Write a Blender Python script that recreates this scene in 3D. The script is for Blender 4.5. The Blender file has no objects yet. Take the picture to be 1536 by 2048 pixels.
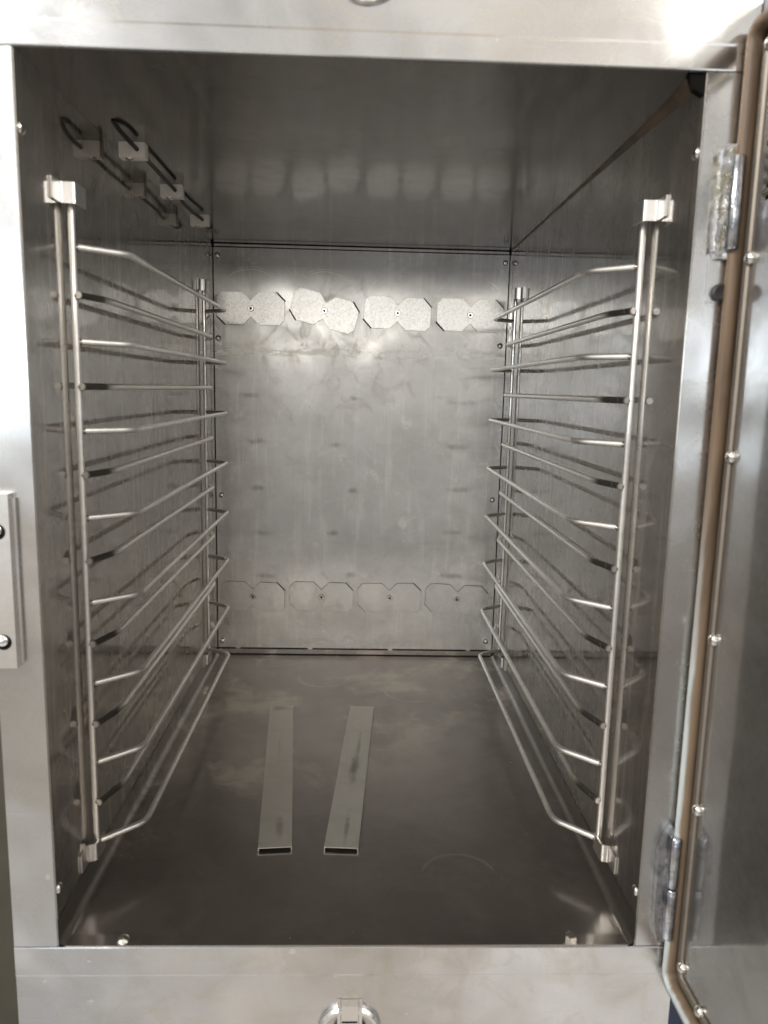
import bpy, bmesh, math, random
from mathutils import Matrix, Vector
random.seed(7)
scene = bpy.context.scene
COL = scene.collection
S = 0.47                      # metres per inner cabinet width
H, D = 1.4243, 1.4712         # inner height and depth in cabinet widths
R = math.radians

# ------------------------------------------------------------------ camera
cam_d = bpy.data.cameras.new('camera')
cam = bpy.data.objects.new('camera', cam_d)
COL.objects.link(cam)
cam_d.sensor_fit = 'VERTICAL'
cam_d.sensor_height = 36.0
cam_d.lens = 1518.47 / 2048 * 36
cam_d.clip_start = 0.01
cam_d.clip_end = 100
cam.matrix_world = (Matrix.Translation(Vector((0.001503, -1.181300, 0.955945)) * S)
                    @ (Matrix.Rotation(-0.0340852, 4, 'Z') @ Matrix.Rotation(math.pi / 2 - 0.1602813, 4, 'X'))
                    @ Matrix.Rotation(0.02267286, 4, 'Z'))
cam_d.dof.use_dof = True
cam_d.dof.focus_distance = 2.1 * S
cam_d.dof.aperture_fstop = 8.0
scene.camera = cam

# ------------------------------------------------------------------ world: the even light of a kitchen, pale above and darker below
world = bpy.data.worlds.new('World')
scene.world = world
world.use_nodes = True
wn, wl = world.node_tree.nodes, world.node_tree.links
wn.clear()
w_out = wn.new('ShaderNodeOutputWorld')
w_bg = wn.new('ShaderNodeBackground')
w_tc = wn.new('ShaderNodeTexCoord')
w_sep = wn.new('ShaderNodeSeparateXYZ')
w_map = wn.new('ShaderNodeMapRange')
w_map.inputs['From Min'].default_value = -1
w_map.inputs['From Max'].default_value = 1
w_ramp = wn.new('ShaderNodeValToRGB')
el = w_ramp.color_ramp.elements
el[0].position = 0.0; el[0].color = (0.73, 0.715, 0.70, 1)
el[1].position = 1.0; el[1].color = (1.0, 0.98, 0.95, 1)
for p, c in ((0.18, (0.67, 0.655, 0.64, 1)), (0.27, (0.45, 0.40, 0.34, 1)), (0.34, (0.33, 0.315, 0.295, 1)), (0.42, (0.29, 0.28, 0.272, 1)), (0.50, (0.36, 0.357, 0.35, 1)), (0.57, (0.58, 0.578, 0.57, 1)), (0.66, (0.66, 0.657, 0.65, 1)), (0.80, (0.80, 0.79, 0.77, 1))):
    e = el.new(p); e.color = c
w_bg.inputs['Strength'].default_value = 1.0
wl.new(w_tc.outputs['Generated'], w_sep.inputs[0])
wl.new(w_sep.outputs['Z'], w_map.inputs['Value'])
wl.new(w_map.outputs[0], w_ramp.inputs[0])
w_noise = wn.new('ShaderNodeTexNoise')
w_noise.inputs['Scale'].default_value = 3.4
w_noise.inputs['Detail'].default_value = 2.5
wl.new(w_tc.outputs['Generated'], w_noise.inputs['Vector'])
w_var = wn.new('ShaderNodeMapRange')
w_var.inputs['From Min'].default_value = 0.3
w_var.inputs['From Max'].default_value = 0.7
w_var.inputs['To Min'].default_value = 0.40
w_var.inputs['To Max'].default_value = 1.62
wl.new(w_noise.outputs['Fac'], w_var.inputs['Value'])
w_mul = wn.new('ShaderNodeVectorMath'); w_mul.operation = 'SCALE'
wl.new(w_ramp.outputs[0], w_mul.inputs[0]); wl.new(w_var.outputs[0], w_mul.inputs['Scale'])
w_noise2 = wn.new('ShaderNodeTexNoise')
w_noise2.inputs['Scale'].default_value = 2.3
w_noise2.inputs['Detail'].default_value = 1.0
w_tint = wn.new('ShaderNodeValToRGB')
w_tint.color_ramp.elements[0].position = 0.36; w_tint.color_ramp.elements[0].color = (0.96, 1.0, 1.05, 1)
w_tint.color_ramp.elements[1].position = 0.64; w_tint.color_ramp.elements[1].color = (1.10, 0.99, 0.86, 1)
w_mul2 = wn.new('ShaderNodeVectorMath'); w_mul2.operation = 'MULTIPLY'
wl.new(w_tc.outputs['Generated'], w_noise2.inputs['Vector'])
wl.new(w_noise2.outputs['Fac'], w_tint.inputs[0])
wl.new(w_mul.outputs[0], w_mul2.inputs[0]); wl.new(w_tint.outputs[0], w_mul2.inputs[1])
wl.new(w_mul2.outputs[0], w_bg.inputs['Color'])
wl.new(w_bg.outputs[0], w_out.inputs['Surface'])

# ------------------------------------------------------------------ lamps: ceiling panels of the room behind the camera
def area_lamp(name, loc, target, sx, sy, power, color):
    d = bpy.data.lights.new(name, 'AREA')
    d.shape = 'RECTANGLE'; d.size = sx; d.size_y = sy; d.energy = power; d.color = color
    o = bpy.data.objects.new(name, d); COL.objects.link(o)
    o.location = loc
    o.rotation_euler = (Vector(target) - Vector(loc)).to_track_quat('-Z', 'Y').to_euler()
    return o
area_lamp('ceiling_lamp', (-1.40, -1.15, 1.50), (0, 0.1, 0.3), 0.7, 0.30, 46, (1.0, 0.98, 0.955))
area_lamp('ceiling_lamp', (1.40, -1.15, 1.50), (0, 0.1, 0.3), 0.7, 0.30, 46, (1.0, 0.98, 0.955))
area_lamp('ceiling_lamp', (-0.45, -5.0, 1.05), (0, 0.6, 0.4), 1.9, 0.30, 13, (1.0, 0.96, 0.90))
area_lamp('window_light', (-2.4, -5.2, 0.62), (0, 0, 0.4), 1.3, 0.9, 21, (0.80, 0.90, 1.0))

scene.view_settings.view_transform = 'Standard'
scene.view_settings.look = 'None'
scene.view_settings.exposure = 0.32
scene.view_settings.gamma = 1.0
scene.cycles.use_denoising = True
scene.cycles.max_bounces = 12
scene.cycles.glossy_bounces = 8
scene.cycles.sample_clamp_indirect = 6.0
scene.cycles.blur_glossy = 0.3

# ------------------------------------------------------------------ node helpers
class NT:
    def __init__(s, name):
        s.m = bpy.data.materials.new(name); s.m.use_nodes = True
        s.n = s.m.node_tree.nodes; s.l = s.m.node_tree.links; s.n.clear()
        s.out = s.n.new('ShaderNodeOutputMaterial')
        s.co = s.n.new('ShaderNodeTexCoord').outputs['Object']
        s.sep = None
    def put(s, sock, v):
        if isinstance(v, bpy.types.NodeSocket): s.l.new(v, sock)
        elif isinstance(v, (tuple, list)): sock.default_value = (*v, 1) if len(v) == 3 and len(sock.default_value) == 4 else v
        else: sock.default_value = v
    def math(s, op, a, b=0.0, c=0.0, clamp=False):
        n = s.n.new('ShaderNodeMath'); n.operation = op; n.use_clamp = clamp
        s.put(n.inputs[0], a); s.put(n.inputs[1], b); s.put(n.inputs[2], c)
        return n.outputs[0]
    def xyz(s):
        if s.sep is None:
            n = s.n.new('ShaderNodeSeparateXYZ'); s.l.new(s.co, n.inputs[0]); s.sep = n
        return s.sep.outputs
    def scaled(s, sc, off=(0, 0, 0), rot=(0, 0, 0)):
        n = s.n.new('ShaderNodeMapping'); s.l.new(s.co, n.inputs[0])
        n.inputs['Scale'].default_value = sc; n.inputs['Location'].default_value = off; n.inputs['Rotation'].default_value = rot
        return n.outputs[0]
    def noise(s, vec, scale, detail=3, rough=0.55, dist=0.0):
        n = s.n.new('ShaderNodeTexNoise'); s.l.new(vec, n.inputs['Vector'])
        n.inputs['Scale'].default_value = scale; n.inputs['Detail'].default_value = detail
        n.inputs['Roughness'].default_value = rough; n.inputs['Distortion'].default_value = dist
        return n.outputs['Fac']
    def rng(s, v, a, b, c=0.0, d=1.0, smooth=True):
        n = s.n.new('ShaderNodeMapRange'); n.interpolation_type = 'SMOOTHSTEP' if smooth else 'LINEAR'
        s.put(n.inputs['Value'], v)
        n.inputs['From Min'].default_value = a; n.inputs['From Max'].default_value = b
        n.inputs['To Min'].default_value = c; n.inputs['To Max'].default_value = d
        return n.outputs[0]
    def mix(s, f, a, b):
        n = s.n.new('ShaderNodeMix'); n.data_type = 'RGBA'
        s.put(n.inputs[0], f); s.put(n.inputs[6], a); s.put(n.inputs[7], b)
        return n.outputs[2]
    def bump(s, h, strength, dist=0.001, normal=None):
        n = s.n.new('ShaderNodeBump'); n.inputs['Strength'].default_value = strength; n.inputs['Distance'].default_value = dist
        s.l.new(h, n.inputs['Height'])
        if normal is not None: s.l.new(normal, n.inputs['Normal'])
        return n.outputs[0]
    def bsdf(s, color, metal, rough, normal=None, aniso=0.0):
        n = s.n.new('ShaderNodeBsdfPrincipled')
        s.put(n.inputs['Base Color'], color); s.put(n.inputs['Metallic'], metal); s.put(n.inputs['Roughness'], rough)
        if normal is not None: s.l.new(normal, n.inputs['Normal'])
        return n.outputs[0]
    def shmix(s, f, a, b):
        n = s.n.new('ShaderNodeMixShader'); s.put(n.inputs[0], f); s.l.new(a, n.inputs[1]); s.l.new(b, n.inputs[2])
        return n.outputs[0]
    def finish(s, sh):
        s.l.new(sh, s.out.inputs['Surface']); return s.m
    def mx(s, *v):
        r = v[0]
        for q in v[1:]: r = s.math('MAXIMUM', r, q)
        return r

def steel(name, base, sharp, broad, mixf, grain=(1, 1, 1), smudge=0.35, dull=0.2, marks=None, wave=0.15, tint=None):
    """brushed sheet: a sharp and a broad lobe, grain, smears of grease and wear; marks(nt) -> [(mask, colour, extra broadness)]"""
    t = NT(name)
    g = t.noise(t.scaled(grain), 900, 2, 0.6)
    g2 = t.noise(t.scaled(grain, (3, 1, 2)), 170, 3, 0.6)
    blot = t.noise(t.co, 7, 4, 0.6, 0.6)
    blot2 = t.noise(t.scaled((1, 1, 1), (5, 2, 9)), 26, 5, 0.65, 1.2)
    f = t.math('ADD', t.math('MULTIPLY', t.rng(blot, 0.35, 0.68), dull), t.math('MULTIPLY', t.rng(blot2, 0.48, 0.72), dull * 0.7))
    f = t.math('ADD', f, t.math('MULTIPLY_ADD', g2, 0.25, -0.125))
    f = t.math('ADD', f, mixf)
    col = t.mix(t.math('MULTIPLY', t.rng(blot2, 0.42, 0.70), smudge), base, tuple(c * k for c, k in zip(base, tint or (0.72, 0.68, 0.62))))
    col = t.mix(t.rng(g, 0.3, 0.75, 0.0, 0.18), col, tuple(c * 0.75 for c in base))
    if marks:
        for mask, c, extra in marks(t):
            col = t.mix(mask, col, c)
            f = t.math('MULTIPLY_ADD', mask, extra, f)
    f = t.math('ADD', f, 0.0, clamp=True)
    n1 = t.bump(t.noise(t.scaled((1, 1, 1), (2, 7, 4)), 5.5, 2, 0.45), wave, 0.012)
    n2 = t.bump(g, 0.06, 0.0006, n1)
    rs = t.math('MULTIPLY_ADD', blot, 0.10, sharp - 0.05)
    a = t.bsdf(col, 1.0, rs, n1)
    b = t.bsdf(col, 1.0, broad, n2)
    return t.finish(t.shmix(f, a, b))

def dot_mask(t, cx, cz, rx, rz, axis='XZ', nz=0.5, scale=60):
    """a ragged smear round one spot (in cabinet widths)"""
    o = t.xyz()
    u, v = o['XYZ'.index(axis[0])], o['XYZ'.index(axis[1])]
    a = t.math('DIVIDE', t.math('SUBTRACT', u, cx * S), rx * S)
    b = t.math('DIVIDE', t.math('SUBTRACT', v, cz * S), rz * S)
    r = t.math('SQRT', t.math('ADD', t.math('MULTIPLY', a, a), t.math('MULTIPLY', b, b)))
    n = t.noise(t.co, scale, 4, 0.65, 0.5)
    return t.rng(t.math('ADD', r, t.math('MULTIPLY_ADD', n, nz * 3, -nz * 1.5)), 1.15, 0.1)

def ring_mask(t, cx, cz, r, w, axis='XZ', lo=0.5, hi=0.62, sc=9, off=(0, 0, 0)):
    o = t.xyz()
    u, v = o['XYZ'.index(axis[0])], o['XYZ'.index(axis[1])]
    a = t.math('SUBTRACT', u, cx * S); b = t.math('SUBTRACT', v, cz * S)
    q = t.math('SQRT', t.math('ADD', t.math('MULTIPLY', a, a), t.math('MULTIPLY', b, b)))
    band = t.rng(t.math('ABSOLUTE', t.math('SUBTRACT', q, r * S)), w * S, 0.0)
    return t.math('MULTIPLY', band, t.rng(t.noise(t.scaled((1, 1, 1), off), sc, 2), lo, hi))

def scratches(t, rot, sc=(6, 6, 320), thr=(0.69, 0.75), plane='XZ'):
    m = t.noise(t.scaled(sc, (1, 3, 2), rot), 1.6, 3, 0.6)
    return t.rng(m, *thr)

PLATES_UP = [(-0.3728, 1.2145, 0.5), (-0.1251, 1.2129, -13.5), (0.1225, 1.2110, -2.0), (0.3701, 1.2106, -0.5)]
PLATES_LO = [(-0.3712, 0.2130, -1.0), (-0.1260, 0.2150, -0.5), (0.1188, 0.2148, 1.0), (0.3616, 0.2126, -2.5)]

def back_marks(t):
    o = t.xyz()
    rows = []
    # tray marks: short dark rubs where the trays hit the wall, one row per rack level
    zs = [0.920 - 0.1565 * k for k in range(5)]
    spots = None
    for k, z in enumerate(zs):
        for x, w in ((-0.375 + 0.01 * k, 0.045), (-0.02 - 0.07 * (k % 2), 0.026), (0.345, 0.055)):
            m = dot_mask(t, x, z - 0.006 * math.sin(5 * x + k), w, 0.011, 'XZ', 0.75, 60)
            spots = m if spots is None else t.mx(spots, m)
    # a rubbed pale line under the upper plates
    line = t.math('MULTIPLY', t.rng(t.math('ABSOLUTE', t.math('SUBTRACT', o['Z'], 1.072 * S)), 0.012, 0.0),
                  t.rng(t.noise(t.scaled((14, 1, 60), (4, 0, 0)), 2.2, 5, 0.7), 0.42, 0.56))
    chalk = t.math('MULTIPLY', t.rng(t.math('ABSOLUTE', t.math('SUBTRACT', o['Z'], 1.09 * S)), 0.022, 0.0),
                   t.rng(t.noise(t.scaled((40, 1, 18), (1, 0, 3)), 2.0, 6, 0.75), 0.52, 0.63))
    rings = None
    for i, (x, z, a) in enumerate(PLATES_UP):
        for r, w in ((0.128, 0.0022), (0.136, 0.0012)):
            m = ring_mask(t, x, z, r, w, 'XZ', 0.47, 0.6, 14, (i * 3.1, r * 50, i))
            rings = m if rings is None else t.mx(rings, m)
    drip = t.rng(t.noise(t.scaled((38, 1, 3.0), (6, 0, 2)), 1.6, 6, 0.7), 0.50, 0.68)
    rub = t.rng(t.noise(t.scaled((3, 1, 26), (2, 0, 8)), 1.8, 6, 0.7), 0.54, 0.70)
    wear = t.rng(t.noise(t.scaled((1, 1, 1), (3, 0, 6)), 20, 6, 0.75, 0.4), 0.56, 0.68)
    sc = scratches(t, (0, R(-38), 0), (420, 5, 7), (0.66, 0.74))
    sc2 = scratches(t, (0, R(12), 0), (380, 5, 5), (0.68, 0.76))
    return [(t.math('MULTIPLY', spots, 0.5), (0.16, 0.145, 0.125), 0.1),
            (t.math('MULTIPLY', t.mx(line, chalk), 0.95), (0.80, 0.78, 0.72), 0.5),
            (t.math('MULTIPLY', rings, 0.6), (0.85, 0.83, 0.78), 0.5),
            (t.math('MULTIPLY', t.mx(sc, sc2), 0.45), (0.82, 0.80, 0.76), 0.4),
            (t.math('MULTIPLY', drip, 0.35), (0.74, 0.725, 0.69), 0.35), (t.math('MULTIPLY', rub, 0.35), (0.40, 0.385, 0.355), -0.1),
            (t.math('MULTIPLY', wear, 0.45), (0.78, 0.765, 0.725), 0.45)]

def floor_marks(t):
    st = t.rng(t.noise(t.scaled((1, 1, 1), (8, 3, 1)), 9, 6, 0.68, 0.25), 0.50, 0.64)
    o = t.xyz()
    st = t.math('MULTIPLY', st, t.rng(t.math('MULTIPLY_ADD', o['X'], -0.8, o['Y']), 0.40 * S, 0.85 * S))
    st2 = t.rng(t.noise(t.scaled((1, 1, 1), (2, 9, 4)), 15, 6, 0.7, 0.3), 0.55, 0.70)
    r1 = ring_mask(t, -0.105, 1.245, 0.083, 0.009, 'XY', 0.36, 0.5, 5)
    r2 = ring_mask(t, 0.185, 1.14, 0.090, 0.006, 'XY', 0.42, 0.55, 6, (4, 1, 0))
    r3 = ring_mask(t, 0.215, 0.19, 0.075, 0.005, 'XY', 0.40, 0.55, 6, (1, 6, 0))
    oy = t.xyz()['Y']
    r1 = t.math('MULTIPLY', r1, t.rng(oy, 1.26 * S, 1.235 * S))
    r2 = t.math('MULTIPLY', r2, t.rng(oy, 1.15 * S, 1.125 * S))
    r3 = t.math('MULTIPLY', r3, t.rng(oy, 0.20 * S, 0.225 * S))
    specks = t.rng(t.noise(t.scaled((1, 1, 1), (6, 6, 6)), 210, 2, 0.5), 0.775, 0.80)
    sc = scratches(t, (0, 0, R(20)), (8, 380, 5), (0.68, 0.76))
    mot = t.rng(t.noise(t.scaled((1, 1, 1), (4, 7, 0)), 5.5, 5, 0.6, 0.5), 0.42, 0.64)
    return [(t.math('MULTIPLY', mot, 0.45), (0.42, 0.375, 0.355), 0.16), (t.math('MULTIPLY', st, 0.7), (0.58, 0.545, 0.475), 0.24),
            (t.math('MULTIPLY', st2, 0.45), (0.30, 0.275, 0.235), 0.06),
            (t.math('MULTIPLY', t.mx(r1, r2, r3), 0.5), (0.62, 0.60, 0.54), 0.25),
            (specks, (0.8, 0.78, 0.72), 0.5),
            (t.math('MULTIPLY', sc, 0.3), (0.62, 0.6, 0.56), 0.3)]

def side_marks(t):
    sc = scratches(t, (R(4), 0, 0), (5, 6, 420), (0.67, 0.76))
    st = t.rng(t.noise(t.scaled((1, 1, 0.5), (3, 3, 3)), 14, 5, 0.65, 0.8), 0.54, 0.68)
    drip = t.rng(t.noise(t.scaled((1, 34, 2.2), (0, 2, 5)), 1.5, 5, 0.65), 0.48, 0.68)
    drip2 = t.rng(t.noise(t.scaled((1, 22, 1.6), (0, 7, 1)), 1.7, 4, 0.6), 0.50, 0.70)
    return [(t.math('MULTIPLY', sc, 0.4), (0.80, 0.78, 0.72), 0.4), (t.math('MULTIPLY', st, 0.4), (0.66, 0.62, 0.56), 0.25),
            (t.math('MULTIPLY', drip, 0.5), (0.68, 0.64, 0.585), 0.35), (t.math('MULTIPLY', drip2, 0.45), (0.36, 0.335, 0.305), 0.0)]

def face_marks(t):
    sp = t.rng(t.noise(t.scaled((1, 1, 1), (9, 4, 2)), 55, 2, 0.5), 0.70, 0.74)
    run = t.rng(t.noise(t.scaled((60, 1, 6), (2, 2, 2)), 1.4, 4, 0.6), 0.60, 0.74)
    sc = scratches(t, (0, R(4), 0), (6, 4, 420), (0.68, 0.76))
    return [(t.math('MULTIPLY', sp, 0.5), (0.80, 0.79, 0.76), 0.4), (t.math('MULTIPLY', run, 0.2), (0.5, 0.47, 0.40), 0.2),
            (t.math('MULTIPLY', sc, 0.4), (0.85, 0.84, 0.82), 0.4)]

def channel_marks(spots):
    def f(t):
        out = []
        for (x, y, rx, ry, k) in spots:
            out.append((t.math('MULTIPLY', dot_mask(t, x, y, rx, ry, 'XY', 0.6, 55), k), (0.22, 0.205, 0.175), 0.0))
        sc = scratches(t, (0, 0, R(3)), (420, 6, 4), (0.67, 0.75))
        return out + [(t.math('MULTIPLY', sc, 0.4), (0.72, 0.70, 0.66), 0.3)]
    return f

M = {}
M['side'] = steel('side_wall_steel', (0.51, 0.488, 0.460), 0.075, 0.40, 0.17, (30, 30, 1), 0.35, 0.18, side_marks, 0.03)
M['back'] = steel('back_wall_steel', (0.57, 0.564, 0.548), 0.21, 0.45, 0.38, (30, 1, 1), 0.35, 0.35, back_marks, 0.20)
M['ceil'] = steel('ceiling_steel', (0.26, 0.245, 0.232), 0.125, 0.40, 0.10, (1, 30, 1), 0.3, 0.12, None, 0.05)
M['floor'] = steel('floor_steel', (0.34, 0.32, 0.300), 0.16, 0.42, 0.30, (1, 30, 1), 0.4, 0.16, floor_marks, 0.10)
M['face'] = steel('front_face_steel', (0.61, 0.605, 0.595), 0.15, 0.32, 0.10, (1, 1, 30), 0.6, 0.30, face_marks, 0.8, (0.86, 0.83, 0.76))
M['jamb'] = steel('jamb_steel', (0.61, 0.605, 0.595), 0.18, 0.38, 0.12, (30, 1, 1), 0.5, 0.30, face_marks, 0.8, (0.86, 0.83, 0.76))
M['door'] = steel('door_panel_steel', (0.48, 0.473, 0.465), 0.09, 0.42, 0.40, (1, 1, 1), 0.4, 0.20, None, 0.16)
M['lip'] = steel('retainer_steel', (0.27, 0.24, 0.205), 0.40, 0.60, 0.95, (30, 1, 1), 0.4, 0.2, None, 0.0)
M['wire'] = steel('rack_wire_steel', (0.84, 0.822, 0.79), 0.075, 0.58, 0.30, (1, 1, 1), 0.4, 0.25, None, 0.0)
M['clip'] = steel('clip_steel', (0.72, 0.705, 0.68), 0.18, 0.42, 0.45, (1, 1, 1), 0.25, 0.2, None, 0.0)
M['screw'] = steel('screw_steel', (0.70, 0.68, 0.64), 0.12, 0.35, 0.20, (1, 1, 1), 0.3, 0.1, None, 0.0)
M['chrome'] = steel('chrome', (0.82, 0.82, 0.82), 0.08, 0.3, 0.12, (1, 1, 1), 0.1, 0.05, None, 0.0)
M['channel'] = steel('loose_channel_steel', (0.66, 0.64, 0.595), 0.30, 0.5, 0.60, (30, 1, 1), 0.35, 0.2, channel_marks([(0.008, 0.07, 0.010, 0.055, 0.5), (-0.004, 0.700, 0.028, 0.018, 0.6), (0.0, 0.45, 0.004, 0.08, 0.3)]), 0.06)
M['stained_channel'] = steel('stained_channel_steel', (0.66, 0.64, 0.595), 0.30, 0.5, 0.60, (30, 1, 1), 0.35, 0.2, channel_marks([(0.004, 0.34, 0.013, 0.10, 0.8), (0.007, 0.47, 0.006, 0.09, 0.5), (0.006, 0.07, 0.006, 0.07, 0.6)]), 0.06)

def galvanised():
    t = NT('galvanised_plate')
    v = t.n.new('ShaderNodeTexVoronoi'); t.l.new(t.co, v.inputs['Vector']); v.inputs['Scale'].default_value = 520
    n = t.noise(t.co, 420, 3, 0.6)
    col = t.mix(t.rng(n, 0.35, 0.7), (0.92, 0.91, 0.88), (0.70, 0.69, 0.66))
    b = t.bump(t.math('ADD', v.outputs['Distance'], n), 0.25, 0.0005)
    return t.finish(t.bsdf(col, 1.0, 0.30, b))
M['galv'] = galvanised()
M['plate'] = steel('vent_plate_steel', (0.57, 0.564, 0.548), 0.23, 0.48, 0.42, (1, 1, 1), 0.3, 0.2, None, 0.05)

def plain(name, color, metal, rough, var=0.3, scale=60, bumpy=0.0):
    t = NT(name)
    n = t.noise(t.co, scale, 4, 0.6, 0.4)
    col = t.mix(t.rng(n, 0.35, 0.7), color, tuple(c * (1 - var) for c in color))
    b = t.bump(n, bumpy, 0.002) if bumpy else None
    return t.finish(t.bsdf(col, metal, rough, b))
M['dark'] = plain('dark_gap', (0.010, 0.009, 0.008), 0.0, 1.0)
for _n in M['dark'].node_tree.nodes:
    if _n.type == 'BSDF_PRINCIPLED': _n.inputs['Specular IOR Level'].default_value = 0.05
M['rod'] = plain('blackened_sensor_rod', (0.022, 0.021, 0.020), 0.0, 0.55, 0.5, 200, 0.2)
M['porcelain'] = plain('pale_porcelain', (0.72, 0.69, 0.64), 0.0, 0.45, 0.12, 90)
M['weld'] = plain('darkened_weld', (0.22, 0.205, 0.185), 1.0, 0.35, 0.5, 220, 0.3)
M['wall'] = plain('dark_olive_wall', (0.06, 0.052, 0.036), 0.0, 0.8, 0.3, 3)
M['navy'] = plain('navy_wall', (0.010, 0.016, 0.045), 0.0, 0.6, 0.3, 5)
M['white'] = plain('white_print', (0.75, 0.74, 0.72), 0.0, 0.5, 0.05)
M['rust'] = plain('browned_seam', (0.12, 0.085, 0.05), 0.35, 0.5, 0.6, 30, 0.2)

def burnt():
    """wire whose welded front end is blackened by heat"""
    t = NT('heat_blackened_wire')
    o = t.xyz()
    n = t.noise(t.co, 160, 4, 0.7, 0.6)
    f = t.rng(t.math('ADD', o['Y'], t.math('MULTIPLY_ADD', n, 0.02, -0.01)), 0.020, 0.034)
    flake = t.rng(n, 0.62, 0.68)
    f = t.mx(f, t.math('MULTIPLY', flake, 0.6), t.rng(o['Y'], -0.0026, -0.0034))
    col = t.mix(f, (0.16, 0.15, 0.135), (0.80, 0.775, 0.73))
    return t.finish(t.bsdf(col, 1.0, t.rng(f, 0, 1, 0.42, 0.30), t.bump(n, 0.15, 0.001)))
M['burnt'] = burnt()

def gasket_mat():
    """silicone seal, pale where the lower outer side is clean, tan and brown where it is baked"""
    t = NT('aged_silicone_seal')
    o = t.xyz()
    n = t.noise(t.scaled((1, 1, 0.12)), 120, 4, 0.6, 0.3)
    side = t.rng(t.math('ADD', o['X'], t.math('MULTIPLY_ADD', n, 0.004, -0.002)), 0.5475 * S, 0.5535 * S)
    low = t.rng(t.math('ADD', o['Z'], t.math('MULTIPLY', n, 0.08)), 0.98 * S, 0.40 * S)
    tan = t.mix(t.rng(n, 0.35, 0.66), (0.108, 0.067, 0.036), (0.060, 0.037, 0.020))
    tan = t.mix(t.math('MULTIPLY', low, 0.35), tan, (0.24, 0.185, 0.125))
    pale = t.mix(low, (0.12, 0.078, 0.045), (0.38, 0.42, 0.42))
    col = t.mix(side, pale, tan)
    return t.finish(t.bsdf(col, 0.0, 0.55, t.bump(n, 0.1, 0.001)))
M['gasket'] = gasket_mat()

def corroded():
    t = NT('corroded_hinge_metal')
    n = t.noise(t.co, 170, 5, 0.7, 0.8)
    n2 = t.noise(t.scaled((1, 1, 0.25), (3, 3, 3)), 120, 4, 0.7, 0.5)
    col = t.mix(t.rng(n2, 0.45, 0.62), (0.50, 0.51, 0.53), (0.30, 0.275, 0.20))
    col = t.mix(t.rng(n, 0.60, 0.70), col, (0.13, 0.12, 0.10))
    return t.finish(t.bsdf(col, 0.9, t.rng(n, 0.3, 0.7, 0.18, 0.45), t.bump(n, 0.8, 0.003)))
M['hinge'] = corroded()
M['zinc'] = plain('zinc_hinge_metal', (0.52, 0.53, 0.56), 1.0, 0.20, 0.5, 110, 0.35)

# ------------------------------------------------------------------ mesh helpers (all lengths in cabinet widths)
def link_mesh(name, bm, mat, parent=None, base=(0, 0, 0), smooth=True, bevel=0.0, seg=2):
    if bevel:
        eds = [e for e in bm.edges if len(e.link_faces) == 2 and e.calc_face_angle(0) > 0.5]
        bmesh.ops.bevel(bm, geom=eds, offset=bevel, segments=seg, affect='EDGES', profile=0.5)
    bmesh.ops.recalc_face_normals(bm, faces=bm.faces[:])
    bmesh.ops.translate(bm, verts=bm.verts[:], vec=-Vector(base))
    bmesh.ops.scale(bm, verts=bm.verts[:], vec=(S, S, S))
    me = bpy.data.meshes.new(name)
    bm.to_mesh(me); bm.free()
    me.materials.append(M[mat])
    if smooth:
        for p in me.polygons: p.use_smooth = True
        me.set_sharp_from_angle(angle=R(38))
    o = bpy.data.objects.new(name, me)
    COL.objects.link(o)
    if parent is not None: o.parent = parent
    return o

def dup(o, off=(0, 0, 0), parent=None, rot=None, mirror=False):
    c = o.copy(); COL.objects.link(c)
    if parent is not None: c.parent = parent
    c.location = o.location + Vector(off) * S
    if rot is not None: c.rotation_euler = rot
    return c

def box(bm, x0, x1, y0, y1, z0, z1):
    vs = [bm.verts.new((x, y, z)) for x in (x0, x1) for y in (y0, y1) for z in (z0, z1)]
    for f in ((0, 1, 3, 2), (4, 6, 7, 5), (0, 4, 5, 1), (2, 3, 7, 6), (0, 2, 6, 4), (1, 5, 7, 3)):
        bm.faces.new([vs[i] for i in f])
    return bm
def boxes(*bs):
    bm = bmesh.new()
    for b in bs: box(bm, *b)
    return bm

def prism(bm, pts, lo, hi, axis):
    """closed polygon (2-D) pushed along an axis: 'x' takes (y,z), 'y' takes (x,z), 'z' takes (x,y)"""
    def v(p, h):
        return {'x': (h, p[0], p[1]), 'y': (p[0], h, p[1]), 'z': (p[0], p[1], h)}[axis]
    a = [bm.verts.new(v(p, lo)) for p in pts]
    b = [bm.verts.new(v(p, hi)) for p in pts]
    bm.faces.new(a); bm.faces.new(b[::-1])
    n = len(pts)
    for i in range(n): bm.faces.new((a[i], b[i], b[(i + 1) % n], a[(i + 1) % n]))
    return bm

def fillet(pts, r, n=5):
    pts = [Vector(p) for p in pts]
    out = [pts[0]]
    for i in range(1, len(pts) - 1):
        p, a, b = pts[i], pts[i - 1], pts[i + 1]
        d1, d2 = (a - p), (b - p)
        q = min(r, d1.length * 0.45, d2.length * 0.45)
        s, e = p + d1.normalized() * q, p + d2.normalized() * q
        for k in range(n + 1):
            u = k / n
            out.append(s * (1 - u) ** 2 + p * 2 * u * (1 - u) + e * u ** 2)
    out.append(pts[-1])
    return out

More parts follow.
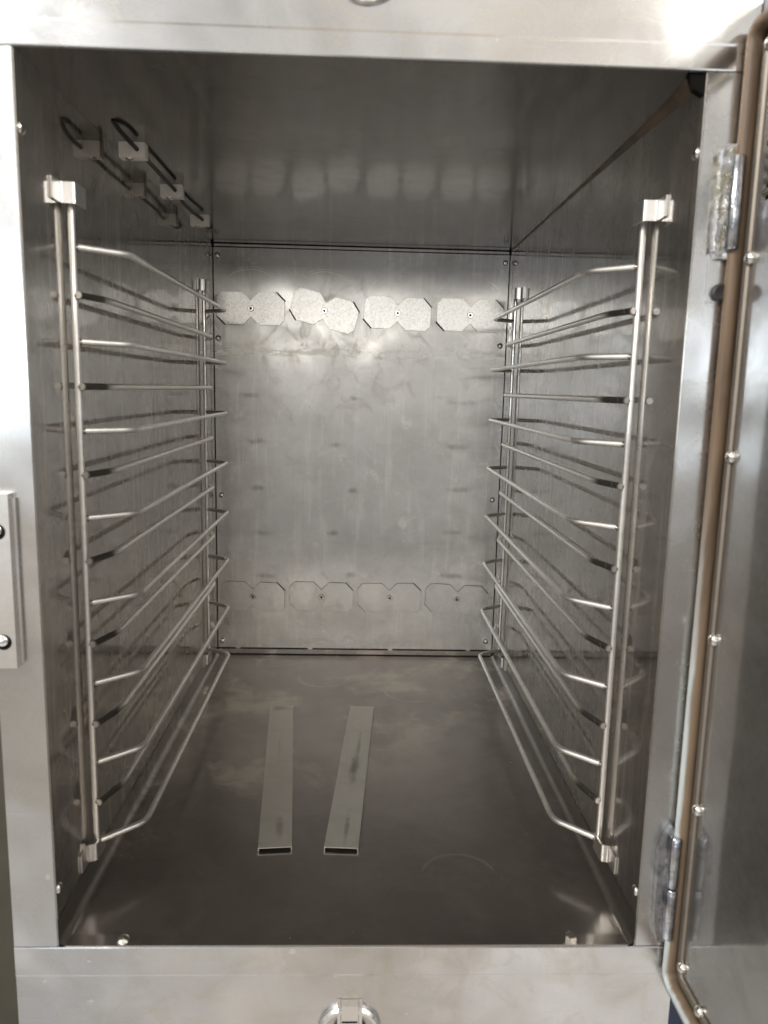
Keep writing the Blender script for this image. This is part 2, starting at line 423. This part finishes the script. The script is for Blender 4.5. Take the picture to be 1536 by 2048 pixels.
def tube(bm, pts, rad, n=12, closed=False, section=None):
    """swept rod with flat ends; section: list of 2-D points instead of a circle"""
    pts = [Vector(p) for p in pts]
    N = len(pts)
    sec = section or [(rad * math.cos(2 * math.pi * k / n), rad * math.sin(2 * math.pi * k / n)) for k in range(n)]
    rings = []
    ref = None
    for i, p in enumerate(pts):
        if closed: t = pts[(i + 1) % N] - pts[i - 1]
        else: t = pts[min(i + 1, N - 1)] - pts[max(i - 1, 0)]
        t.normalize()
        if ref is None:
            ref = Vector((1, 0, 0)) if section else (Vector((0, 0, 1)) if abs(t.z) < 0.9 else Vector((1, 0, 0)))
        u = (ref - t * ref.dot(t)).normalized(); ref = u
        w = t.cross(u)
        rings.append([bm.verts.new(p + u * a + w * b) for a, b in sec])
    m = len(sec)
    for i in range(N if closed else N - 1):
        A, B = rings[i], rings[(i + 1) % N]
        for k in range(m): bm.faces.new((A[k], A[(k + 1) % m], B[(k + 1) % m], B[k]))
    if not closed:
        bm.faces.new(rings[0][::-1]); bm.faces.new(rings[-1])
    return bm

def lathe(bm, prof, center, axis, n=24):
    """profile [(radius, height)] turned about an axis vector"""
    ax = Vector(axis).normalized()
    u = ax.orthogonal().normalized(); w = ax.cross(u)
    c = Vector(center)
    rings = []
    for r, h in prof:
        if r < 1e-6: rings.append([bm.verts.new(c + ax * h)])
        else: rings.append([bm.verts.new(c + ax * h + (u * math.cos(2 * math.pi * k / n) + w * math.sin(2 * math.pi * k / n)) * r) for k in range(n)])
    for A, B in zip(rings, rings[1:]):
        if len(A) == 1 and len(B) == 1: continue
        for k in range(n):
            j = (k + 1) % n
            if len(A) == 1: bm.faces.new((A[0], B[k], B[j]))
            elif len(B) == 1: bm.faces.new((A[k], A[j], B[0]))
            else: bm.faces.new((A[k], A[j], B[j], B[k]))
    return bm

def dome(center, axis, r, h=0.55, n=16):
    bm = bmesh.new()
    prof = [(r * math.cos(a), r * h * math.sin(a)) for a in [i * math.pi / 2 / 5 for i in range(5)]] + [(0, r * h)]
    return lathe(bm, [(r, -0.002)] + prof, center, axis, n)

def screw_set(mesh_center, axis, r, places, parent, h=0.55, mat='screw'):
    first = link_mesh('screw', dome((0, 0, 0), axis, r, h), mat, parent)
    first.location = Vector(places[0]) * S
    for p in places[1:]:
        c = dup(first, parent=parent); c.location = Vector(p) * S
    return first

def empty(name, loc, label, cat, group=None):
    o = bpy.data.objects.new(name, None); COL.objects.link(o)
    o.empty_display_size = 0.05
    o.location = Vector(loc) * S
    o['label'] = label; o['category'] = cat
    if group: o['group'] = group
    return o

# ------------------------------------------------------------------ setting
bg = link_mesh('background_wall', boxes((-3.0, 0.30, 1.75, 1.80, -2.5, 3.0)), 'wall', smooth=False); bg['kind'] = 'structure'
bg2 = link_mesh('background_wall', boxes((0.32, 3.0, 1.75, 1.80, -2.5, 3.0)), 'navy', smooth=False); bg2['kind'] = 'structure'

# ------------------------------------------------------------------ cabinet
cab = empty('oven_cabinet', (0, 0, 0), 'open stainless steel oven cabinet with its door swung open at the right', 'cabinet')

T = 0.012
side_l = link_mesh('side_wall', boxes((-0.5 - T, -0.5, 0.004, D + 0.03, -0.02, H + 0.02)), 'side', cab)
side_r = link_mesh('side_wall', boxes((0.5, 0.5 + T, 0.004, D + 0.03, -0.02, H + 0.02)), 'side', cab)
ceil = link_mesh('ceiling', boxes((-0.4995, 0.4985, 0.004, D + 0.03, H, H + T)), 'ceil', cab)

# floor pan with coved sides
bm = bmesh.new()
r = 0.014
prof = [(-0.4992, 0.05), (-0.4992, r)] + [(-0.4992 + r - r * math.cos(a), r - r * math.sin(a)) for a in [i * math.pi / 12 for i in range(1, 7)]]
prof += [(-x, z) for x, z in prof[::-1]]
ys = [0.001, D - 0.0135]
zo = [0.0, 0.0]
rows = [[bm.verts.new((x, y, z + dz if z < 0.03 else z)) for x, z in prof] for y, dz in zip(ys, zo)]
for A, B in zip(rows, rows[1:]):
    for i in range(len(prof) - 1): bm.faces.new((A[i], A[i + 1], B[i + 1], B[i]))
floor_pan = link_mesh('floor', bm, 'floor', cab)
for p in floor_pan.data.polygons: p.use_smooth = True
link_mesh('front_flange', boxes((-0.488, 0.488, 0.0005, 0.0265, -0.002, 0.0022)), 'floor', floor_pan, bevel=0.0008)
screw_set(None, (0, -0.25, 1), 0.0115, [(-0.3932, 0.0125, 0.0024)], floor_pan, 0.6)
nut_bm = bmesh.new()
prism(nut_bm, [(0.0105 * math.cos(R(60 * k + 12)), 0.0105 * math.sin(R(60 * k + 12))) for k in range(6)], 0, 0.010, 'z')
nut = link_mesh('nut', nut_bm, 'screw', floor_pan, bevel=0.0012); nut.location = Vector((0.3902, 0.0125, 0.0022)) * S

# side wall screws near the front edge
screw_set(None, (1, 0, 0), 0.0095, [(-0.5, 0.0165, 1.3195), (-0.5, 0.0165, 0.0999)], side_l, 0.6)
screw_set(None, (-1, 0, 0), 0.0095, [(0.5, 0.0175, 1.3163), (0.5, 0.0175, 0.0949)], side_r, 0.6)
# seam flange of the side sheets close to the back corner
for sgn, par in ((-1, side_l), (1, side_r)):
    a, b = sorted((sgn * 0.5005, sgn * 0.4985))
    link_mesh('seam_flange', boxes((a, b, D - 0.052, D - 0.0035, 0.022, H - 0.002)), 'side', par)

# bow-tie damper plates and the back wall with its open slots
K = 0.000347
HALF = [(0, 78), (75, 154), (245, 154), (328, 70), (328, -105), (275, -155), (80, -155)]
TIE = [(x * K, z * K) for x, z in HALF] + [(-x * K, -z * K) for x, z in HALF]
def turn(p, a, c):
    ca, sa = math.cos(R(a)), math.sin(R(a))
    return (c[0] + p[0] * ca - p[1] * sa, c[1] + p[0] * sa + p[1] * ca)
SLOT = [(232, 140), (254, 163), (340, 77), (318, 55)]
SLOT = [(x * K, z * K) for x, z in SLOT]
SLOT_LOW = [(x * K, z * K) for x, z in [(232, 140), (249.5, 158.5), (333, 74.5), (318, 55)]]
bm = bmesh.new()
def loop(pts):
    vs = [bm.verts.new((p[0], D, p[1])) for p in pts]
    return [bm.edges.new((vs[i], vs[(i + 1) % len(vs)])) for i in range(len(vs))]
bx, bz0, bz1 = 0.4962, 0.0215, H - 0.0135
edges = loop([(-bx, bz0), (bx, bz0), (bx, bz1), (-bx, bz1)])
for (x, z, a) in PLATES_UP + PLATES_LO:
    slot = SLOT if z > 0.7 else SLOT_LOW
    for s in (1, -1):
        edges += loop([turn((p[0] * s, p[1] * s), a, (x, z)) for p in slot])
bmesh.ops.triangle_fill(bm, edges=edges, use_beauty=True, use_dissolve=False)
ext = bmesh.ops.extrude_face_region(bm, geom=bm.faces[:])
bmesh.ops.translate(bm, verts=[v for v in ext['geom'] if isinstance(v, bmesh.types.BMVert)], vec=(0, 0.006, 0))
back = link_mesh('back_wall', bm, 'back', cab, smooth=False)
link_mesh('duct_backing', boxes((-0.51, 0.51, D + 0.014, D + 0.020, -0.01, H + 0.01)), 'dark', cab, smooth=False)
# edge flanges above and below the back wall
link_mesh('top_flange', boxes((-0.494, 0.494, D - 0.0035, D + 0.003, H - 0.0105, H - 0.0028)), 'back', back, bevel=0.0012)
bf = link_mesh('bottom_flange', boxes((-0.492, 0.492, D - 0.012, D + 0.003, 0.0035, 0.0185)), 'floor', back, bevel=0.004, seg=3)
tab = link_mesh('spot_weld', boxes((-0.008, 0.008, D - 0.004, D - 0.001, 0.0185, 0.0225)), 'clip', back, bevel=0.0012)
tab.location = (-0.425 * S, 0, 0)
for x in (-0.165, 0.125, 0.41): dup(tab, (x + 0.425, 0, 0), back)
screw_set(None, (0, -1, 0), 0.0098, [(-0.4840, D, 1.3852), (-0.4840, D, 1.1148), (-0.4790, D, 0.5773), (-0.4815, D, 0.0465),
          (0.4830, D, 1.3859), (0.4775, D, 1.1114), (0.4750, D, 0.5767), (0.4745, D, 0.0540)], back, 0.7)

def plate_mesh(mat):
    bm = bmesh.new()
    bmesh.ops.contextual_create(bm, geom=[bm.verts.new((p[0], 0, p[1])) for p in TIE])
    f = bm.faces[:]
    ext = bmesh.ops.extrude_face_region(bm, geom=f)
    bmesh.ops.translate(bm, verts=[v for v in ext['geom'] if isinstance(v, bmesh.types.BMVert)], vec=(0, -0.0030, 0))
    return link_mesh('vent_plate', bm, mat, cab, smooth=False, bevel=0.0005, seg=1)
def rivet_bm():
    bm = bmesh.new()
    return lathe(bm, [(0.0105, 0.0), (0.0105, 0.0010), (0.0085, 0.0030), (0.0050, 0.0030), (0.0040, 0.0018), (0.0038, 0.0004), (0, 0.0004)], (0, -0.0030, 0), (0, -1, 0), 20)
def vent_row(rows, mat):
    first = None
    for (x, z, a) in rows:
        if first is None:
            first = plate_mesh(mat); p = first
            rv = link_mesh('rivet', rivet_bm(), 'screw', p)
            hole = link_mesh('rivet_hole', lathe(bmesh.new(), [(0.0037, 0.0), (0.0037, 0.0006), (0, 0.0006)], (0, -0.0034, 0), (0, -1, 0), 14), 'dark', p)
        else:
            p = dup(first, parent=cab); dup(rv, parent=p); dup(hole, parent=p)
        p.location = Vector((x, D - 0.0030, z)) * S
        p.rotation_euler = (0, R(-a), 0)
vent_row(PLATES_UP, 'galv')
vent_row(PLATES_LO, 'plate')

# front faces
JL, JR = -0.574, 0.572
link_mesh('jamb', boxes((JL, -0.5012, 0.0, 0.07, 0.0006, H - 0.0006)), 'jamb', cab, bevel=0.003, seg=3)
link_mesh('jamb', boxes((0.5012, JR, 0.0, 0.07, 0.0006, H - 0.0006)), 'jamb', cab, bevel=0.003, seg=3)
def face_with_lip(z0, z1, lip, up):
    """front panel, its edge toward the opening folded a little proud"""
    bm = bmesh.new()
    if up: pts = [(0.0, lip + 0.004), (-0.0008, lip), (-0.0010, z0 + 0.002), (-0.0005, z0), (0.06, z0), (0.06, z1), (0.0, z1)]
    else: pts = [(0.0, lip - 0.002), (-0.0010, lip), (-0.0012, z1 - 0.002), (-0.0005, z1), (0.06, z1), (0.06, z0), (0.0, z0)]
    return prism(bm, pts, JL, JR, 'x')
header = link_mesh('header_panel', face_with_lip(H + 0.0010, 1.80, 1.4585, True), 'face', cab, smooth=False)
sill = link_mesh('sill_panel', face_with_lip(-0.60, -0.0004, -0.054, False), 'face', cab, smooth=False)

# outer shell
link_mesh('outer_panel', boxes((JL, JL + 0.006, 0.071, D + 0.10, -0.60, 1.80)), 'face', cab)
link_mesh('outer_panel', boxes((JR - 0.006, JR, 0.071, D + 0.10, -0.60, 1.80)), 'face', cab)
link_mesh('outer_panel', boxes((JL, JR, D + 0.101, D + 0.107, -0.60, 1.80)), 'face', cab)

# browned seam along the right top corner, wide and black at the front
bm = bmesh.new()
seam = [(0.02, 0.020), (0.10, 0.014), (0.25, 0.010), (0.6, 0.006), (1.0, 0.0045), (D - 0.02, 0.004)]
ra = [[bm.verts.new(v) for v in ((0.4998, y, H - w), (0.4998 - w * 0.35, y, H - w * 0.35), (0.4998 - w, y, H - 0.0004))] for y, w in seam]
for A, B in zip(ra, ra[1:]):
    for i in range(2): bm.faces.new((A[i], A[i + 1], B[i + 1], B[i]))
link_mesh('sealant_seam', bm, 'rust', cab)
bm = bmesh.new()
prism(bm, [(0.4996, H - 0.030), (0.484, H - 0.022), (0.476, H - 0.0006), (0.4996, H - 0.0006)], 0.006, 0.020, 'y')
link_mesh('corner_gap', bm, 'dark', cab)

# strike plate on the left jamb
sp = link_mesh('strike_plate', boxes((-0.600, -0.5345, -0.016, -0.0005, 0.506, 0.785)), 'clip', cab, bevel=0.004, seg=3)
link_mesh('spacer', boxes((-0.600, -0.5275, -0.0075, -0.0008, 0.512, 0.778)), 'jamb', sp, bevel=0.002)
for z in (0.726, 0.549):
    h = lathe(bmesh.new(), [(0.0125, 0.0), (0.0125, 0.0006), (0, 0.0006)], (-0.5535, -0.0162, z), (0, -1, 0), 20)
    link_mesh('screw_hole', h, 'dark', sp)
    link_mesh('screw', dome((-0.5545, -0.0160, z + 0.003), (0.2, -1, 0.2), 0.0095, 0.6), 'chrome', sp)

# rack clips: hat-shaped folded strips fixed to the side walls
def clip_bm(sgn, front, slim=0.0):
    bm = bmesh.new()
    t = 0.0035
    if front: path = [(0.4978, 0.113), (0.4978, 0.1505), (0.4745, 0.1525), (0.4735, 0.196)]
    else: path = [(0.4978, 1.215), (0.4978, 1.2435), (0.4790, 1.2455), (0.4780, 1.290)]
    P = [Vector(((x + (slim if i > 1 else 0)) * sgn, y)) for i, (x, y) in enumerate(path)]
    P = [Vector((q.x, q.y)) for q in fillet([(p.x, p.y, 0) for p in P], 0.006, 4)]
    out = []
    for i, p in enumerate(P):
        d = (P[min(i + 1, len(P) - 1)] - P[max(i - 1, 0)]).normalized()
        nrm = Vector((-d.y, d.x)) * t / 2
        out.append((p + nrm, p - nrm))
    poly = [a for a, b in out] + [b for a, b in out[::-1]]
    return prism(bm, [tuple(p) for p in poly], 0, 0.0335, 'z')
for sgn in (-1, 1):
    for front in (True, False):
        zt, zb = (1.2470, 0.0605) if front else (1.2430, 0.0400)
        c = link_mesh('rack_clip', clip_bm(sgn, front), 'clip', cab)
        c.location = (0, 0, zt * S)
        c = link_mesh('rack_clip', clip_bm(sgn, front, 0.0095), 'clip', cab)
        c.location = (0, 0, zb * S)

# sensor rod hung under the ceiling on three porcelain blocks
zr = H - 0.0140
rod = fillet([(-0.4540, 0.300, H + 0.001), (-0.4500, 0.322, H - 0.009), (-0.4460, 0.368, zr), (-0.4455, 0.41, zr), (-0.4455, 0.68, zr), (-0.4455, 0.74, zr), (-0.4560, 0.86, zr - 0.001), (-0.4520, 0.97, zr),
              (-0.4465, 1.03, zr), (-0.4465, 1.10, zr), (-0.454, 1.18, zr), (-0.456, 1.22, H + 0.001)], 0.03, 4)
link_mesh('sensor_rod', tube(bmesh.new(), rod, 0.0043, 10), 'rod', cab)
for i, y in enumerate((0.4192, 0.7324, 1.0500)):
    if i == 0:
        blk = link_mesh('mounting_block', boxes((-0.0255, 0.0255, 0, 0.024, -0.0290, -0.0003)), 'porcelain', cab, bevel=0.0015)
        bsc = link_mesh('screw', dome((-0.007, 0.010, -0.0288), (0, 0, -1), 0.0085, 0.5), 'screw', blk)
        b = blk
    else:
        b = dup(blk, parent=cab); dup(bsc, parent=b)
    b.location = Vector((-0.4560 + 0.0005 * i, y, H)) * S

# dial below and above the opening: chrome bezel, strap, dark face
def dial(zc, full):
    bm = bmesh.new()
    lathe(bm, [(0.0590, 0.0), (0.0585, 0.008), (0.0545, 0.0125), (0.0490, 0.0125), (0.0455, 0.008), (0.0445, 0.002)], (0.0015, 0.0, zc), (0, -1, 0), 64)
    d = link_mesh('dial', bm, 'chrome', cab)
    link_mesh('dial_face', lathe(bmesh.new(), [(0.0450, 0.0024), (0, 0.0024)], (0.0015, 0.0, zc), (0, -1, 0), 48), 'face' if full else 'chrome', d)
    if full:
        st = link_mesh('strap', boxes((-0.0135, 0.0165, -0.0175, -0.0006, zc + 0.010, zc + 0.0655)), 'chrome', d, bevel=0.002, seg=2)
        for x0, x1 in ((-0.0200, -0.0142), (0.0172, 0.0230)):
            link_mesh('rail', boxes((x0, x1, -0.0215, -0.0006, zc + 0.010, zc + 0.0665)), 'chrome', d, bevel=0.0026, seg=3)
        for dz in (0.0335, 0.0265):
            link_mesh('slot', boxes((-0.0120, 0.0150, -0.0180, -0.0170, zc + dz, zc + dz + 0.0030)), 'dark', d)
        link_mesh('badge', lathe(bmesh.new(), [(0.030, 0.0), (0.030, 0.0215), (0.027, 0.0230), (0, 0.0230)], (0.0015, 0.0, zc - 0.0075), (0, -1, 0), 40), 'dark', d)
        mk = bmesh.new()
        yb = -0.0234
        for s in (-1, 1):
            prism(mk, [(0.0015 + s * 0.0005, zc + 0.0155), (0.0015 + s * 0.0042, zc + 0.0205), (0.0015 + s * 0.0056, zc + 0.0200), (0.0015 + s * 0.0022, zc + 0.0148)], yb - 0.0006, yb, 'y')
        prism(mk, [(0.0015 - 0.0042, zc + 0.0120), (0.0015 + 0.0042, zc + 0.0120), (0.0015 + 0.0036, zc + 0.0146), (0.0015 - 0.0036, zc + 0.0146)], yb - 0.0006, yb, 'y')
        link_mesh('printed_mark', mk, 'white', d)
    return d
dial(-0.1685, True)
dial(1.5545, False)

# hinges on the right jamb
def hinge(z0, z1, upper):
    bm = bmesh.new()
    if upper: pts = [(0.5300, z0), (0.5265, z0 + 0.02), (0.5245, z1 - 0.03), (0.5275, z1 - 0.008), (0.5340, z1), (0.562, z1), (0.562, z0)]
    else: pts = [(0.5330, z0), (0.5240, z0 + 0.035), (0.5225, z1 - 0.05), (0.5300, z1 - 0.018), (0.5420, z1), (0.566, z1), (0.566, z0)]
    prism(bm, pts, -0.014, -0.0006, 'y')
    h = link_mesh('hinge', bm, 'hinge' if upper else 'zinc', cab, bevel=0.003)
    bm = bmesh.new()
    n = 1 if upper else 2
    L = (z1 - z0 - 0.03) / n
    for k in range(n):
        a = z0 + 0.012 + k * (L + 0.003)
        lathe(bm, [(0, 0), (0.0085, 0), (0.0100, 0.002), (0.0100, L - 0.002), (0.0085, L), (0, L)], (0.5480 if upper else 0.5470, -0.020, a), (0, 0, 1), 16)
    link_mesh('knuckle', bm, 'zinc', h)
    if upper:
        link_mesh('weld_bead', tube(bmesh.new(), [(0.5262 + 0.0012 * math.sin(9 * k), -0.012 - 0.001 * math.sin(5 * k), z0 + 0.01 + k * (z1 - z0 - 0.02) / 14) for k in range(15)], 0.0038, 8), 'hinge', h)
    return h
hinge(1.160, 1.322, True)
hinge(0.020, 0.236, False)
link_mesh('hinge_shim', boxes((0.5235, 0.562, -0.004, -0.0006, 1.098, 1.1590)), 'jamb', cab, bevel=0.001)
link_mesh('bushing', lathe(bmesh.new(), [(0.0130, 0), (0.0130, 0.006), (0.0100, 0.008), (0, 0.004)], (0.5440, -0.0040, 1.112), (0, -1, 0), 24), 'rod', cab)

# door, swung a quarter turn open, its inner side facing the opening
XP = 0.5725
door = link_mesh('door', boxes((XP, 0.660, -1.14, -0.004, -0.105, 1.520)), 'door', cab, bevel=0.004)
pan = link_mesh('inner_panel', boxes((XP - 0.0035, XP + 0.001, -1.052, -0.0475, -0.018, 1.442)), 'door', door, bevel=0.003)
gz0, gz1, gy0, gy1 = -0.052, 1.478, -0.0140, -1.100
def rect_loop(inset, x, r, n=6):
    y0, y1, z0, z1 = gy0 - inset, gy1 + inset, gz0 + inset, gz1 - inset
    pts = []
    for (cy, cz, a0) in ((y0 - r, z0 + r, -90), (y0 - r, z1 - r, 0), (y1 + r, z1 - r, 90), (y1 + r, z0 + r, 180)):
        for k in range(n + 1):
            a = R(a0 + 90 * k / n)
            pts.append((x, cy + r * math.cos(a), cz + r * math.sin(a)))
    return pts
sec = [(0.0135 * math.cos(a) * (1.0 if math.cos(a) > 0 else 0.9), 0.0097 * math.sin(a)) for a in [2 * math.pi * k / 14 for k in range(14)]]
link_mesh('gasket', tube(bmesh.new(), rect_loop(0.0, XP - 0.0135, 0.020), 0.014, closed=True, section=sec), 'gasket', door)
lip_sec = [(-0.004, -0.0085), (-0.004, 0.0085), (0.0045, 0.0075), (0.0060, 0.0055), (0.0060, -0.0050), (0.0030, -0.0085)]
link_mesh('retainer', tube(bmesh.new(), rect_loop(0.0205, XP - 0.0020, 0.016), 0.01, closed=True, section=[(-a, b) for a, b in lip_sec][::-1]), 'lip', door)
ys_s = -0.0440
sc_places = [(XP - 0.006, ys_s, z) for z in (1.447, 1.157, 0.866, 0.576, 0.285, -0.006)] + [(XP - 0.006, y, -0.0265) for y in (-0.115, -0.40, -0.68, -0.96)] + [(XP - 0.006, y, 1.4525) for y in (-0.115, -0.40, -0.68, -0.96)]
screw_set(None, (-1, 0, 0), 0.0105, sc_places, door, 0.8)
for k in range(5):
    z = 1.2415 + 0.0165 * k
    if k == 0:
        lv = link_mesh('louvre', tube(bmesh.new(), [(XP - 0.0038, -0.066, z), (XP - 0.0060, -0.070, z), (XP - 0.0060, -0.245, z), (XP - 0.0038, -0.250, z)], 0.0052, 10), 'face', door)
        ls = link_mesh('louvre_slot', boxes((XP - 0.0045, XP - 0.0036, -0.247, -0.068, z - 0.0100, z - 0.0052)), 'dark', door)
    else:
        dup(lv, (0, 0, 0.0165 * k), door); dup(ls, (0, 0, 0.0165 * k), door)

# ------------------------------------------------------------------ wire racks
RZ_A = {-1: [1.1822, 1.0253, 0.8717, 0.7160, 0.5590, 0.4045, 0.2476, 0.0868], 1: [1.1788, 1.0237, 0.8664, 0.7117, 0.5563, 0.4003, 0.2409, 0.0835]}
RZ_B = {-1: [1.1022, 0.9489, 0.7950, 0.6399, 0.4845, 0.3294, 0.1728], 1: [1.1021, 0.9457, 0.7907, 0.6358, 0.4812, 0.3257, 0.1705]}
def rack(sgn, yf, yr, label):
    base = (0.489 * sgn, yf, 0.06)
    t = empty('wire_rack', base, label, 'oven rack', 'wire side racks')
    xu = 0.4893
    for y in (yf, yr):
        link_mesh('upright', tube(bmesh.new(), [(sgn * xu, y, 0.088), (sgn * xu, y, 0.5), (sgn * xu, y, 1.276)], 0.0060, 14), 'wire', t, base)
    xa, xb = 0.4150, 0.4565
    z0 = RZ_A[sgn][0]
    pa = fillet([(sgn * 0.4835, yf + 0.006, z0), (sgn * xa, yf + 0.070, z0), (sgn * (xa - 0.001), yr - 0.050, z0), (sgn * 0.4835, yr - 0.004, z0)], 0.022)
    ra = link_mesh('rung', tube(bmesh.new(), pa, 0.0060, 12), 'wire', t, base)
    def weld(parent, x, y, z):
        bm = bmesh.new()
        bmesh.ops.create_icosphere(bm, subdivisions=2, radius=0.0068)
        for v in bm.verts: v.co *= 1 + random.uniform(-0.12, 0.12); v.co.z *= 0.85
        bmesh.ops.translate(bm, verts=bm.verts[:], vec=(x, y, z))
        return link_mesh('weld_bead', bm, 'weld', parent, base)
    wa = weld(ra, sgn * 0.4850, yf + 0.0055, z0 - 0.001)
    for z in RZ_A[sgn][1:]: dup(wa, parent=dup(ra, (0, 0, z - z0), t))
    z1 = RZ_B[sgn][0]
    pb = fillet([(sgn * 0.4795, yf - 0.0085, z1), (sgn * xb, yf + 0.064, z1), (sgn * (xb - 0.001), yr - 0.075, z1), (sgn * 0.4800, yr + 0.004, z1)], 0.022)
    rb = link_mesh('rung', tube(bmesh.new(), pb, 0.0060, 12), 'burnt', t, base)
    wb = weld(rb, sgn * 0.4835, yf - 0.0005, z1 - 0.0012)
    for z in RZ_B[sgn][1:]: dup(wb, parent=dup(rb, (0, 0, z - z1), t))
    return t
rack(-1, 0.172, 1.268, 'steel wire rack with bent rungs hanging on the left wall beneath the black rod')
rack(1, 0.190, 1.296, 'steel wire rack with bent rungs hanging on the right wall nearest the open door')

# ------------------------------------------------------------------ loose channels on the floor
def channel(near, far, label, mat, z=0.0085):
    """folded strip open below: near and far are (left x, right x, y) of its ends"""
    (a0, a1, ya), (b0, b1, yb) = near, far
    c0 = Vector(((a0 + a1) / 2, ya)); c1 = Vector(((b0 + b1) / 2, yb))
    w = ((a1 - a0) + (b1 - b0)) / 4
    L = (c1 - c0).length
    ang = math.atan2(-(c1 - c0).x, (c1 - c0).y)
    t = 0.0018
    bm = bmesh.new()
    prism(bm, [(-w, 0.0006), (-w, z), (w, z), (w, 0.0006), (w - t, 0.0006), (w - t, z - t), (-w + t, z - t), (-w + t, 0.0006)], 0, L, 'y')
    o = link_mesh('steel_channel', bm, mat, smooth=False, bevel=0.0007, seg=1)
    o.location = Vector((c0.x, c0.y, 0)) * S
    o.rotation_euler = (0, 0, ang)
    o['label'] = label; o['category'] = 'metal strip'; o['group'] = 'loose channels on the oven floor'
    return o
channel((-0.1955, -0.1255, 0.275), (-0.2545, -0.1845, 0.988), 'loose steel channel strip on the oven floor nearer the left wire rack, less stained', 'channel')
channel((-0.0580, 0.0125, 0.275), (-0.0140, 0.0590, 0.992), 'loose steel channel strip with dark rubbed stain, nearer the middle of the oven floor', 'stained_channel')
